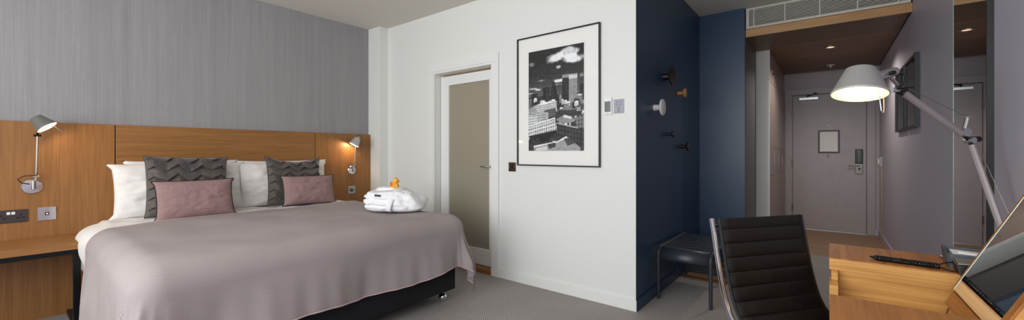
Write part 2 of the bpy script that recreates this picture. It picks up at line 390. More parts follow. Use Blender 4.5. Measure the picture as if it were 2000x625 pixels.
MB().box(g0, g1, 4.738, 4.76, gz0, gz0+.02).box(g0, g1, 4.738, 4.76, gz1-.02, gz1).box(g0, g0+.025, 4.738, 4.76, gz0+.02, gz1-.02).box(g1-.025, g1, 4.738, 4.76, gz0+.02, gz1-.02).build('frame', grille_m, gr, bevel=.001)
for x in (-.594, -.331, -.06, .209, .475): Bx(x-.004, x+.004, 4.739, 4.758, gz0+.02, gz1-.02).build('divider', grille_m, gr)
nsl = 13
for k in range(nsl):
    z = gz0+.027+(gz1-gz0-.054)*k/(nsl-1)
    MB().quad8([(g0+.02, 4.742, z-.004), (g1-.02, 4.742, z-.004), (g1-.02, 4.760, z+.001), (g0+.02, 4.760, z+.001), (g0+.02, 4.742, z+.0015), (g1-.02, 4.742, z+.0015), (g1-.02, 4.760, z+.0055), (g0+.02, 4.760, z+.0055)]).build('slat', grille_m, gr)
for x in (g0+.012, g1-.012):
    for z in (gz0+.05, gz1-.05): MB().lathe([(.004, 0), (.003, .002)], (x, 4.738, z), (0, -1, 0), 10).build('screw', steel, gr)
dl = thing('downlight', 'round recessed downlight glowing warm in the hall soffit', 'downlight', (.023, 5.80, 2.35))
MB().lathe([(.034, -.0005), (.062, -.0005), (.062, -.006), (.05, -.008), (.034, -.003)], (.023, 5.80, 2.35), n=28, close=False).build('bezel', steel, dl, True)
MB().lathe([(.001, -.003), (.033, -.003), (.033, -.001), (.001, -.001)], (.023, 5.80, 2.35), n=24).build('lens', led_m, dl)
sd = bpy.data.lights.new('downlight_beam', 'SPOT'); sd.energy = 46; sd.color = (1, .90, .80); sd.spot_size = 2.7; sd.spot_blend = .6; sd.shadow_soft_size = .03
so_ = bpy.data.objects.new('downlight_beam', sd); COL.objects.link(so_); so_.parent = dl; so_.location = (0, 0, -.02)
MB_ = thing('sprinkler_head', 'small white sprinkler head hanging from the hall soffit', 'sprinkler', (.028, 7.0, 2.35))
MB().lathe([(.045, 0), (.045, -.004), (.02, -.006), (.008, -.007), (.008, -.03), (.004, -.034)], (.028, 7.0, 2.35), n=20).build('body', white_gloss, MB_, True)
MB().lathe([(.02, -.034), (.02, -.037)], (.028, 7.0, 2.35), n=16).build('deflector', steel, MB_, True)

# ------------------------------------------------------------ hall: wardrobe, pictures, switch
wd = thing('wardrobe', 'built-in hall wardrobe with white end panel and three tall doors', 'wardrobe', (-.8, 6.3, 0))
Bx(-.668, -.552, 5.515, 5.535, 0, 2.348).build('end_panel', ward_white, wd, bevel=.001)
Bx(-.552, -.53, 5.512, 5.535, 0, 2.0).build('end_strip', white_gloss, wd, bevel=.001)
Bx(-.552, -.53, 5.512, 5.535, 2.004, 2.348).build('end_strip', ward_white, wd, bevel=.001)
Bx(-1.08, -.556, 5.535, 7.194, 0, 2.348).build('carcass', ward_grey, wd)
for k in range(3):
    a = 5.538+k*.552; b = a+.548
    d = Bx(-.556, -.535, a, b, .05, 1.998).build('door', ward_grey, wd, bevel=.0015)
    hy = (5.70, 6.20, 6.80)[k]
    MB().tube([(-.535, hy, 1.215), (-.512, hy, 1.215), (-.504, hy, 1.207), (-.504, hy, .893), (-.512, hy, .885), (-.535, hy, .885)], .0055).build('handle', chrome, d, True)
    c = Bx(-.556, -.535, a, b, 2.003, 2.346).build('upper_door', ward_grey, wd, bevel=.0015)
    if k == 0:
        for z in (2.12, 2.19): MB().lathe([(.012, 0), (.01, .012)], (-.535, 5.86, z), (1, 0, 0), 12).build('catch', dark_metal, c, True)

def wall_picture(y0, y1, z0, z1, label):
    p = thing('framed_picture', label, 'picture', (XR, (y0+y1)/2, z0), group='framed pictures on the hall wall')
    f = .02; x0 = XR-.028
    MB().box(x0, XR, y0, y0+f, z0, z1).box(x0, XR, y1-f, y1, z0, z1).box(x0, XR, y0+f, y1-f, z0, z0+f).box(x0, XR, y0+f, y1-f, z1-f, z1).build('frame', black_frame, p, bevel=.001)
    m = Bx(XR-.012, XR-.001, y0+f, y1-f, z0+f, z1-f).build('mat', mat_board, p)
    Bx(XR-.0135, XR-.012, y0+.12, y1-.12, z0+.14, z1-.14).build('print', plain('print_'+label[:6], srgb(196, 188, 180), .6, 0, 6, 0, .1), p)
    Bx(XR-.018, XR-.016, y0+f, y1-f, z0+f, z1-f).build('glazing', glaze, p)
wall_picture(4.42, 4.98, 1.36, 1.945, 'nearer black-framed picture on the mauve hall wall')
wall_picture(5.03, 5.60, 1.36, 1.945, 'farther black-framed picture on the mauve hall wall')
sw = thing('light_switch', 'white switch on a mauve back box near the entrance door', 'switch', (XR, 7.2, .98))
Bx(XR-.03, XR, 7.14, 7.24, .975, 1.10).build('back_box', door_paint, sw, bevel=.002)
Bx(XR-.042, XR-.03, 7.155, 7.225, 1.0, 1.075).build('rocker', white_gloss, sw, bevel=.004)
tag(Bx(XR-.022, XR, 7.10, 7.13, .09, .975).build('cable_trunking', ward_grey, bevel=.002), 'pale vertical cable trunking below the hall switch', 'trunking')

# tall wall mirror
mr = thing('wall_mirror', 'tall frameless wall mirror with black side edge on mauve wall', 'mirror', (XR, 3.0, .12))
Bx(XR-.019, XR, 2.638, 3.24, .12, 2.5).build('backing', black_frame, mr)
Bx(XR-.021, XR-.019, 2.646, 3.237, .12, 2.5).build('glass', mirror_m, mr)
Bx(XR-.0215, XR-.019, 2.638, 2.6455, .12, 2.5).build('side_frame', black_frame, mr)
Bx(XR-.0216, XR-.0205, 3.229, 3.237, .12, 2.5).build('bevel_edge', edge_m, mr)

# ------------------------------------------------------------ white wall: picture, switch, thermostat, notice
pc = thing('framed_photograph', 'large black-framed black and white city skyline photograph on white wall', 'picture', (-1.78, YW, 1.044))
x0, x1, z0, z1 = -2.178, -1.378, 1.044, 2.163; f = .010; yf = YW-.024
MB().box(x0, x0+f, yf, YW, z0, z1).box(x1-f, x1, yf, YW, z0, z1).box(x0+f, x1-f, yf, YW, z0, z0+f).box(x0+f, x1-f, yf, YW, z1-f, z1).build('frame', black_frame, pc, bevel=.001)
Bx(x0+f, x1-f, YW-.010, YW-.002, z0+f, z1-f).build('mat', mat_board, pc)
Bx(x0+f, x1-f, YW-.018, YW-.016, z0+f, z1-f).build('glazing', glaze, pc)
def city(Wd=200, Hd=318):
    im = np.zeros((Hd, Wd)); yy, xx = np.mgrid[0:Hd, 0:Wd]; X = (xx+.5)/Wd; Y = (yy+.5)/Hd
    def fb(x, y, sd, o=5):
        r = np.zeros_like(x); a = 1; s = 0
        rng = np.random.RandomState(sd)
        for k in range(o):
            g = rng.rand(40*2**k//4+6, 40*2**k//4+6); fx = x*(3*2**k); fy = y*(5*2**k)
            i = np.floor(fx).astype(int) % (g.shape[0]-1); j = np.floor(fy).astype(int) % (g.shape[1]-1); u = fx-np.floor(fx); v = fy-np.floor(fy)
            u = u*u*(3-2*u); v = v*v*(3-2*v)
            r += a*((g[i, j]*(1-u)+g[i+1, j]*u)*(1-v)+(g[i, j+1]*(1-u)+g[i+1, j+1]*u)*v); s += a; a *= .55
        return r/s
    im[:] = 34+70*np.clip(Y/.45, 0, 1)**2
    nz = fb(X, Y, 3)
    for cx, cy, rx, ry, st in ((.44, .09, .17, .055, 1), (.78, .07, .2, .045, .9), (.86, .13, .22, .04, 1), (.55, .19, .06, .02, .8), (.06, .13, .05, .02, .5), (.28, .305, .17, .018, .9), (.56, .325, .13, .02, .9), (.08, .375, .1, .016, .9), (.2, .39, .1, .012, .7), (.97, .3, .06, .03, .7), (.5, .36, .3, .008, .5), (.03, .42, .1, .01, .6)):
        dd = ((X-cx)/rx)**2+((Y-cy)/ry)**2
        im += np.clip(1.0-dd+(nz-.5)*5.0, 0, 1)*190*st*np.clip(1.6-dd*.5, 0, 1)
    im = np.clip(im, 0, 235)
    def poly(pts):
        m = np.zeros_like(X, bool); n = len(pts)
        for i in range(n):
            (xa, ya), (xb, yb) = pts[i], pts[(i+1) % n]
            c = ((ya > Y) != (yb > Y)) & (X < (xb-xa)*(Y-ya)/((yb-ya) if yb != ya else 1e-9)+xa); m ^= c
        return m
    def P(pts, val, win=None):
        m = poly(pts); im[m] = val
        if win:
            px, py, wv, fx, fy, sl = win
            w = ((X/px) % 1 < fx) & (((Y-sl*X)/py) % 1 < fy) & m; im[w] = wv
    R = lambda a, b, c, d: [(a, b), (c, b), (c, d), (a, d)]
    P(R(0, .455, 1, 1), 62)
    P(R(.06, .425, .175, .53), 40, (.02, .012, 62, .5, .5, 0))
    P(R(.0, .475, .06, .56), 120, (.02, .012, 80, .5, .5, 0))
    P(R(.28, .375, .40, .53), 30, (.016, .01, 50, .5, .5, 0)); P(R(.33, .38, .385, .52), 64, (.012, .012, 34, .5, .5, 0))
    gk = [(.44+.07*math.sin(a*PI)**.8*(-1), .0) for a in (0,)]
    gx = []
    for i in range(13):
        q = i/12; w = .062*math.sin(min(1, q*1.25+.02)*PI/2)**.8*(1-.18*max(0, q-.7)/.3); gx.append((w, .315+.2*q))
    P([(.475-w, y) for w, y in gx]+[(.475+w, y) for w, y in gx[::-1]], 46)
    m = poly([(.475-w, y) for w, y in gx]+[(.475+w, y) for w, y in gx[::-1]]); im[m & ((((X-.475)*14+Y*26) % 1) < .3)] = 74; im[m & ((((X-.475)*14-Y*26) % 1) < .2)] = 30; im[m & (X > .49)] *= .75
    P(R(.58, .46, .62, .54), 150, (.012, .02, 90, .4, .5, 0))
    P(R(.63, .295, .745, .60), 66, (.03, .014, 40, .9, .45, .04)); P(R(.745, .285, .89, .60), 176, (.4, .012, 108, .99, .5, -.03)); P(R(.63, .275, .89, .305), 150); P(R(.745, .285, .89, .32), 205)
    P(R(.93, .38, 1, .55), 46, (.02, .016, 66, .5, .5, 0)); P(R(.88, .53, 1, .63), 190, (.3, .02, 120, .99, .4, .1))
    rg = np.random.RandomState(21)
    for k in range(90):
        bx, by = rg.rand(), .47+.42*rg.rand()**1.1; bw, bh = .03+.07*rg.rand(), .02+.035*rg.rand(); tn = rg.choice([36, 52, 70, 96, 150, 205, 226])
        P([(bx, by), (bx+bw, by-.01), (bx+bw, by+bh), (bx, by+bh+.01)], tn, (.012+.01*rg.rand(), .011, tn*.55, .5, .5, -.1)); P([(bx, by), (bx+bw*.3, by-.014), (bx+bw, by-.01), (bx+bw*.8, by+.004)], min(240, tn*1.4))
    P([(.08, .555), (.3, .515), (.52, .53), (.55, .64), (.1, .66)], 206, (.018, .02, 120, .55, .5, -.06)); P([(.18, .54), (.3, .515), (.45, .525), (.3, .545)], 236)
    P([(0, .57), (.12, .56), (.2, .62), (0, .66)], 182, (.03, .018, 90, .6, .5, 0))
    P([(.3, .6), (.5, .585), (.55, .66), (.32, .68)], 104, (.03, .02, 60, .5, .5, 0))
    P([(.5, .63), (.62, .595), (.86, .60), (.9, .67), (.55, .70)], 84, (.02, .4, 52, .4, 1, 0)); P([(.62, .595), (.86, .60), (.87, .615), (.6, .61)], 130)
    P([(0, .64), (.2, .64), (.2, .72), (0, .75)], 214, (.03, .026, 120, .45, .5, -.05)); P([(.18, .62), (.38, .62), (.38, .70), (.18, .72)], 188, (.026, .024, 86, .5, .5, -.03))
    P([(0, .745), (.5, .675), (.53, .80), (.33, .85), (0, .90)], 206, (.042, .034, 96, .42, .5, -.13)); P([(0, .745), (.5, .675), (.5, .687), (0, .757)], 238); P([(0, .80), (.52, .735), (.52, .742), (0, .81)], 235)
    P([(.52, .70), (.66, .655), (.8, .68), (.84, .73), (.62, .74)], 150); P([(.66, .655), (.8, .68), (.78, .70), (.65, .68)], 225)
    P([(.53, .735), (.9, .79), (1, .80), (1, 1), (.53, .92)], 74, (.055, .045, 34, .45, .5, .12)); P([(.53, .725), (.9, .782), (.9, .795), (.53, .738)], 176); P([(.84, .70), (1, .65), (1, .79), (.88, .78)], 128, (.05, .04, 80, .45, .5, -.1))
    P([(.02, .85), (.22, .83), (.52, .80), (.52, .90), (.02, .93)], 30); 
    m = poly([(.02, .85), (.22, .83), (.52, .80), (.52, .90), (.02, .93)]); im[m & (fb(X*4, Y*4, 9) > .58)] = 70
    P([(.1, .95), (.55, .905), (.7, .86), (.95, .975), (.93, 1), (.1, 1)], 160); P([(.1, .95), (.55, .905), (.7, .86), (.72, .875), (.55, .92), (.1, .965)], 228)
    P([(.36, .935), (.5, .92), (.52, .96), (.40, .985)], 80); P([(.66, .885), (.76, .88), (.84, .93), (.72, .955)], 56, (.03, .012, 150, .4, .5, .1)); P([(.15, .975), (.35, .955), (.36, .99), (.15, 1)], 210)
    im += (fb(X*9, Y*9, 17)-.5)*46
    im = 128+(im-128)*1.15-6
    return np.clip(im, 6, 242)
def print_mesh(parent, x0, x1, z0, z1, y):
    im = city(); Hd, Wd = im.shape
    mb = MB().grid(lambda u, v: (x0+(x1-x0)*u, y, z1-(z1-z0)*v), Wd, Hd)
    o = mb.build('print', print_m, parent)
    ca = o.data.color_attributes.new('ink', 'FLOAT_COLOR', 'CORNER')
    lin = np.where(im/255 <= .04045, im/255/12.92, ((im/255+.055)/1.055)**2.4).reshape(-1)
    buf = np.ones((len(o.data.loops), 4), np.float32)
    buf[:, :3] = np.repeat(lin, 4)[:, None]
    ca.data.foreach_set('color', buf.ravel())
Bx(-2.068, -1.507, YW-.0108, YW-.010, 1.162, 2.042).build('inner_mat', paper, pc)
print_mesh(pc, -2.057, -1.518, 1.173, 2.031, YW-.0113)

def plate_switch():
    s_ = thing('wall_switch', 'black nickel wall switch beside the glazed door', 'switch', (-2.245, YW, .987))
    Bx(-2.287, -2.204, YW-.006, YW, .987, 1.069).build('plate', metal('black_nickel', srgb(104, 98, 96), .2), s_, bevel=.002)
    Bx(-2.262, -2.229, YW-.010, YW-.006, 1.018, 1.042).build('rocker', black_plastic, s_, bevel=.001)
    for x in (-2.278, -2.213): MB().lathe([(.004, 0), (.003, .001)], (x, YW-.006, 1.028), (0, -1, 0), 10).build('screw', steel, s_)
plate_switch()
th_ = thing('thermostat', 'white wall thermostat with dark screen', 'thermostat', (-1.315, YW, 1.447))
Bx(-1.347, -1.284, YW-.014, YW, 1.447, 1.578).build('case', white_gloss, th_, bevel=.003)
Bx(-1.341, -1.292, YW-.0148, YW-.013, 1.467, 1.547).build('screen', screen_m, th_)
Bx(-1.325, -1.309, YW-.0146, YW-.013, 1.456, 1.459).build('mark', ink, th_)
no = thing('instruction_plate', 'grey printed instruction plate right of the thermostat', 'sign', (-1.232, YW, 1.452))
Bx(-1.272, -1.191, YW-.004, YW, 1.452, 1.558).build('plate', sign_grey, no, bevel=.0008)
for x in (-1.246, -1.219):
    for z in (1.537, 1.516):
        MB().lathe([(.0045, 0), (.0062, 0), (.0062, .0006), (.0045, .0006)], (x, YW-.004, z), (0, -1, 0), 16, False).build('icon', ink, no)
for k in range(9):
    wd_ = (.018, .012, .016, .01, .017, .012, .015, .011, .016)[k]
    Bx(-1.2325-wd_/2*1.1, -1.2325+wd_/2*1.1, YW-.0046, YW-.0039, 1.498-k*.0046, 1.4995-k*.0046).build('text_line', ink, no)

# ------------------------------------------------------------ coat knobs
def knob(y, z, r, ln, m, label):
    k = thing('coat_knob', label, 'coat hook', (-1.1, y, z), group='round coat knobs on the blue wall')
    MB().lathe([(r*.34+.004, 0), (r*.30+.003, ln*.5), (r*.30+.003, ln*.72)], (-1.1, y, z), (1, 0, 0), 20).build('stem', m, k, True)
    MB().lathe([(.004, ln*.70), (r*.8, ln*.72), (r*.97, ln*.80), (r, ln*.88), (r*.93, ln*.96), (r*.6, ln*1.02), (.002, ln*1.04)], (-1.1, y, z), (1, 0, 0), 28).build('disc', m, k, True)
blk = plain('knob_black', srgb(26, 23, 22), .35, 0, 60, .03, .08)
knob(3.49, 1.801, .085, .085, blk, 'largest black round coat knob, highest on the navy wall')
knob(3.90, 1.709, .042, .075, wood_knob, 'natural beech coat knob on the navy wall')
knob(3.25, 1.518, .066, .078, plain('knob_white', srgb(226, 224, 222), .4, 0, 60, .02, .02), 'white round coat knob on the navy wall')
knob(3.58, 1.317, .030, .062, blk, 'smallest black coat knob below the white one')
knob(4.00, 1.216, .042, .075, blk, 'lowest black coat knob, near the alcove corner')

# ------------------------------------------------------------ slatted stool in the alcove
st = thing('slatted_stool', 'low anthracite metal slatted stool in the navy alcove', 'stool', (-.87, 3.65, 0))
SX0, SX1, SY0, SY1, SZ = -1.075, -.665, 3.20, 4.06, .40
def side_leg(x):
    p = [(x, SY0+.035, 0)]
    for a in range(0, 7): q = a/6*PI/2; p.append((x, SY0+.09-.055*math.cos(q)-.0, SZ-.055+.055*math.sin(q)))
    for a in range(0, 7): q = a/6*PI/2; p.append((x, SY1-.09+.055*math.sin(q), SZ-.055+.055*math.cos(q)))
    p.append((x, SY1-.035, 0))
    return MB().tube(p, .0135, 12)
for x in (SX0+.014, SX1-.014):
    side_leg(x).build('leg_frame', stool_m, st, True)
ns = 7; ya, yb = SY0+.10, SY1-.10; wdt = (yb-ya)/ns
for k in range(ns):
    Bx(SX0+.022, SX1-.022, ya+k*wdt+.004, ya+(k+1)*wdt-.004, SZ-.004, SZ+.006).build('slat', stool_m, st, bevel=.004)
for sgn, y in ((-1, ya), (1, yb)):
    pts = [(0, .004)]
    for a in range(9):
        q = a/8*PI/2; pts.append((.07*math.sin(q), .004-.07*(1-math.cos(q))))
    pts.append((.072, -.085))
    vs = []; 
    m = MB().grid(lambda u, v: (SX0+.022+(SX1-SX0-.044)*v, y+sgn*pts[round(u*(len(pts)-1))][0], SZ+pts[round(u*(len(pts)-1))][1]), len(pts)-1, 1)
    m.build('curved_apron', stool_m, st, True, solid=.008)
MB().box(SX0+.02, SX1-.02, SY1-.05, SY1-.03, .035, .10).build('stretcher', stool_m, st, bevel=.004)
tag(Bx(-1.085, -.70, 3.90, 4.62, .0, .004).build('light_patch', patch_brown), 'thin brown sheet painting warm light on the carpet under the stool', 'mat')  # added sheet: its brown stands for warm light falling on the carpet

# ------------------------------------------------------------ headboard and bedside shelf
hb = thing('headboard', 'wide oak panelled headboard covering the wall behind the bed', 'headboard', (-4.33, 1.1, 0))
for a, b, m in ((-1.2, .545, 'oak_z'), (.551, 2.077, 'oak_y'), (2.083, 2.742, 'oak_z')):
    Bx(XL+.002, -4.312, a, b, 0, 1.372).build('panel', m, hb, bevel=.0012)
Bx(XL+.002, -4.322, .545, 2.083, 0, 1.368).build('backing', dark_void, hb)
ns_ = thing('bedside_shelf', 'oak bedside shelf on a black metal frame left of bed', 'shelf', (-4.08, -.1, 0))
Bx(-4.311, -3.86, -.75, .355, .527, .572).build('shelf_top', 'oak_y', ns_, bevel=.002)
MB().box(-3.90, -3.875, -.75, .33, .495, .527).box(-4.30, -3.90, .305, .33, .495, .527).box(-4.30, -3.90, -.75, -.725, .495, .527).build('frame', dark_metal, ns_, bevel=.002)
for y in (-.75, .295): Bx(-3.905, -3.87, y, y+.035, 0, .495).build('leg', dark_metal, ns_, bevel=.002)
for y in (-.75, .295): Bx(-4.30, -3.905, y, y+.035, 0.0, .03).build('foot_bar', dark_metal, ns_, bevel=.002)

# sockets on the headboard
xs = -4.312
s1 = thing('double_socket', 'black nickel double power socket above the bedside shelf', 'socket', (xs, .046, .685))
bn = MATS['black_nickel']
Bx(xs, xs+.006, -.027, .119, .686, .773).build('plate', bn, s1, bevel=.002)
for y in (.035, .055): Bx(xs+.006, xs+.011, y-.008, y+.008, .742, .760).build('rocker', white_gloss, s1, bevel=.001)
for yc in (.005, .088):
    for dy, dz, w_, h_ in ((0, .038, .006, .012), (-.012, .018, .016, .006), (.012, .018, .016, .006)):
        Bx(xs+.0055, xs+.0068, yc+dy-w_/2, yc+dy+w_/2, .69+dz-h_/2+.01, .69+dz+h_/2+.01).build('pin_slot', dark_void, s1)
s2 = thing('data_socket', 'polished chrome single data socket above the bedside shelf', 'socket', (xs, .20, .682))
Bx(xs, xs+.006, .160, .247, .684, .776).build('plate', chrome, s2, bevel=.002)
Bx(xs+.006, xs+.008, .194, .214, .720, .742).build('port', dark_void, s2, bevel=.001)
Bx(xs+.008, xs+.0085, .199, .209, .726, .736).build('shutter', white_gloss, s2)
s3 = thing('bedside_switch', 'square steel double rocker switch right of the bed', 'switch', (xs, 2.495, .685))
Bx(xs, xs+.006, 2.455, 2.541, .686, .774).build('plate', steel, s3, bevel=.002)
for y in (2.487, 2.509):
    r = Bx(xs+.006, xs+.011, y-.009, y+.009, .712, .748).build('rocker', black_plastic, s3, bevel=.001)
    Bx(xs+.011, xs+.0116, y-.004, y+.004, .732, .744).build('cap', white_gloss, r)

# ------------------------------------------------------------ lamp heads
def lamp_head(root, cb, ct, rb, rt, m, wire_dir, power, wl=.62, wo=.55, wside=None):
    """conical shade from the open end cb (radius rb) to the closed end ct (radius rt)"""
    cb, ct = Vector(cb), Vector(ct); ax = (ct-cb); L = ax.length; ax.normalize()
    sh = MB().lathe([(rb-.002, 0), (rb+.001, 0), (rb+.001, L*.06), (rb*.985, L*.075), (rt, L*.985), (rt*.94, L), (.002, L)], cb, ax, 36, False).build('lamp_shade', m, root, True, angle=.7)
    MB().lathe([(rb-.002, .001), (rt-.002, L*.96), (.002, L*.965)], cb, ax, 36, False).build('shade_lining', shade_in, sh, True)
    MB().ball(cb+ax*(L*.52), .02, n=14, m=10).build('bulb', bulb_m, root, True)
    wd_ = Vector(wire_dir).normalized(); side = Vector(wside).normalized() if wside is not None else ax.cross(wd_).normalized()
    p0 = cb+wd_*(rb*wo)
    pts = [p0+side*.008-ax*(-.02), p0+side*.009, p0-ax*(L*wl)+side*.005+wd_*.006, p0-ax*(L*(wl+.08))+wd_*.007, p0-ax*(L*wl)-side*.005+wd_*.006, p0-side*.009, p0-side*.008-ax*(-.02)]
    MB().tube(pts, .0016 if rb > .07 else .0013, 6).build('wire_handle', chrome, root, True)
    plight('lamp_light', cb+ax*(L*.30), root, power, (1, .72, .44), .02)
    return sh, cb, ct, ax

def bedside(label, plate, arm0, arm1, cb, ct, cable_side, power, shade_m):
    r = thing('bedside_lamp', label, 'wall lamp', plate, group='bedside reading lamps')
    P = Vector(plate)
    MB().lathe([(.049, 0), (.049, .004), (.044, .008), (.0, .009)], P, (1, 0, 0), 32).build('wall_plate', chrome, r, True)
    MB().tube([P+Vector((.006, .008, -.012)), P+Vector((.03, .008, -.012)), P+Vector((.03, .008, .045))], .011, 12).build('pivot', steel, r, True)
    a0, a1 = Vector(arm0), Vector(arm1)
    MB().tube([P+Vector((.03, .01, .03)), a0], .006, 10).tube([a0-Vector((0, .014, 0)), a0+Vector((0, .014, 0))], .007, 10).build('lower_joint', chrome, r, True)
    MB().tube([a0, a1], .0048, 10).build('arm', alu, r, True)
    MB().tube([a1-Vector((0, .018, 0)), a1+Vector((0, .018, 0))], .0075, 12).tube([a1, Vector(ct)*.75+Vector(cb)*.25], .006, 10).build('upper_joint', black_plastic, r, True)
    c = [P+Vector((.012, -.01, .02)), P+Vector((.03, -.045, .03)), P+Vector((.035, -.062, .058)), P+Vector((.035, -.035, .078)), a0+Vector((.01, 0, .008)), a0+Vector((.008, .004, .03))]
    MB().tube(c, .0032, 8).build('cable', black_plastic, r, True)
    lamp_head(r, cb, ct, .056, .032, shade_m, (.2, .7, .3) if cable_side > 0 else (.6, -.7, 0), power)
    cap = Vector(ct)
    ax = (Vector(ct)-Vector(cb)).normalized()
    if cable_side < 0:
        MB().tube([cap+ax*.002, cap+ax*.02], [.014, .01], 12).build('neck', alu, r, True)
        MB().tube([cap+ax*.018+Vector((0, -.012, 0)), cap+ax*.03+Vector((.01, .0, .006)), cap+ax*.022+Vector((.012, .03, 0)), cap+Vector((.02, .04, -.022))], .0032, 8).build('upper_cable', black_plastic, r, True)
grey_shade = plain('grey_shade', srgb(128, 126, 120), .45, .5, 60, .02, .03)
bedside('lit bedside lamp left of the bed with tilted grey shade', (-4.312, .135, .922), (-4.27, .153, .995), (-4.245, .158, 1.275), (-4.145, .197, 1.328), (-4.165, .146, 1.392), 1, 2.4, grey_shade)
bedside('bedside lamp right of the bed with shade turned down to the headboard', (-4.312, 2.501, .957), (-4.27, 2.512, 1.02), (-4.25, 2.515, 1.27), (-4.225, 2.477, 1.243), (-4.21, 2.517, 1.322), -1, 3.2, shade_paint)

# ------------------------------------------------------------ bed
X0B, X1B, Y0B, Y1B, ZB, RB = -4.29, -2.36, .45, 2.18, .668, .12
bed = thing('bed', 'black upholstered double divan bed against the oak headboard', 'bed', (-3.3, 1.31, 0))
Bx(-4.29, -2.285, .44, 2.20, .095, .36).build('base', black_fabric, bed, bevel=.015, seg=3)
Bx(-4.28, -2.37, .48, 2.15, .36, .60).build('mattress', sheet, bed, bevel=.03, seg=3)
for x in (-2.36, -4.2):
    for y in (.52, 2.13):
        c = MB().ball((x, y, .034), .034, n=16, m=12).build('caster', chrome, bed, True)
        MB().tube([(x, y, .06), (x, y, .097)], .011, 10).build('stem', steel, c, True)
def lump(s, t):
    return .018*N(s*1.7+3, t*1.7, 1)+.009*N(s*4.2, t*4.2, 5)
def bedpt(s, t, off=0, folds=1, rr=RB):
    """s runs across the bed, t towards the foot; overhanging cloth drapes down"""
    a = Y0B-s if s < Y0B else (s-Y1B if s > Y1B else 0); sg = -1 if s < Y0B else 1
    b = max(0, t-X1B)
    cx = min(t, X1B); cy = min(max(s, Y0B), Y1B)
    ov = math.hypot(a, b); r = rr+off
    z = ZB+lump(s, t)*max(0, 1-ov*3)
    if ov < 1e-9: return Vector((cx, cy, z+off))
    dx, dy = b/ov, sg*a/ov
    if ov < r*PI/2: q = ov/r; h = r*math.sin(q); dn = r*(1-math.cos(q))
    else:
        ex = ov-r*PI/2; h = r+ex*.05; dn = r+ex
        ph = cy*7.0*dx*dx+cx*5.5*dy*dy+6*math.atan2(a, b)*(1 if a > 0 and b > 0 else 0)
        w = min(1, ex/.25)
        h += folds*w*(.026*math.sin(ph+1.2)+.012*math.sin(ph*2.35+.4)**3+.014*N(cy*3.3, cx*3.3, ex*2)+.006*N(cy*9, cx*9, ex*3)+(.05*min(1, a*b/.06) if a > 0 and b > 0 else 0))
    hm = h
    return Vector((cx+dx*hm, cy+dy*hm, z+off-dn))
# duvet
s0, s1 = Y0B-.36, Y1B+.30; t0, t1 = X0B, X1B+.22
def duv(u, v):
    s = s0+(s1-s0)*u; t = t0+(t1-t0)*v
    p = bedpt(s, t, -.014, .5)
    puff = max(0, min(1, (-3.62-t)/.25)); e = abs(u-.5)*2
    if s < Y0B or s > Y1B:
        p.y += (-1 if s < Y0B else 1)*puff*min(1, (t-X0B)/.22)*(.030*math.sin(min(1, max(0, (abs(s-(Y0B if s < Y0B else Y1B)))/.30))*PI)+.010*N(s*9, t*9))
    else: p.z += puff*(.014+.014*N(s*6, t*6, 2)+.008*N(s*13, t*13, 7))
    if t < X0B+.16:
        q = (1-(t-X0B)/.16)**2; p.z -= .05*q
        p.y += .06*q*(1 if s < Y0B else (-1 if s > Y1B else 0))
    return p
dv = MB().grid(duv, 110, 90).build('duvet', sheet, None, True, angle=4, solid=.012)
tag(dv, 'white duvet spread over the bed beneath the throw', 'duvet')
# throw
th0 = thing('herringbone_throw', 'mauve grey herringbone throw draped over the foot of the bed', 'throw', (-2.9, 1.3, .3))
ts0, ts1 = Y0B-.62, Y1B+.385
def tedge(s): return -3.735+.05*math.sin(s*2.6+.8)+.02*N(s*4, 2)+(.10 if s < Y0B else 0)*min(1, (Y0B-s)/.25)
def tend(s): return X1B+.475+.012*math.sin(s*5.2)+.012*N(s*3, 9)
def thr(u, v, off=.004):
    s = ts0+(ts1-ts0)*u; a = tedge(s); t = a+(tend(s)-a)*v
    return bedpt(s, t, off)
def thruv(u, v):
    s = ts0+(ts1-ts0)*u; a = tedge(s); return (s, a+(tend(s)-a)*v)
MB().grid(thr, 180, 130, thruv).build('cloth', throw_m, th0, True, angle=4, solid=.005)
MB().tube([thr(i/240, 1.0, .006) for i in range(241)], .005, 6).build('hem', hem_m, th0, True)
MB().tube([thr(i/240, 0.0, .004) for i in range(241)], .0032, 6).build('hem', hem_m, th0, True)
fr = MB(); rnd = random.Random(3)
for u in (0.0, 1.0):
    for k in range(90):
        v = .01+.98*k/89; p = thr(u, v, .002); sg = -1 if u == 0 else 1
        L = .085+rnd.random()*.02
        q = [p, p+Vector((rnd.uniform(-.006, .006), sg*.006, -L*.5)), p+Vector((rnd.uniform(-.012, .012), sg*.004+rnd.uniform(-.004, .004), -L))]
        fr.tube(q, [.0028, .0022, .003], 4)
o = fr.build('fringe', fringe_m, th0); o['kind'] = 'stuff'

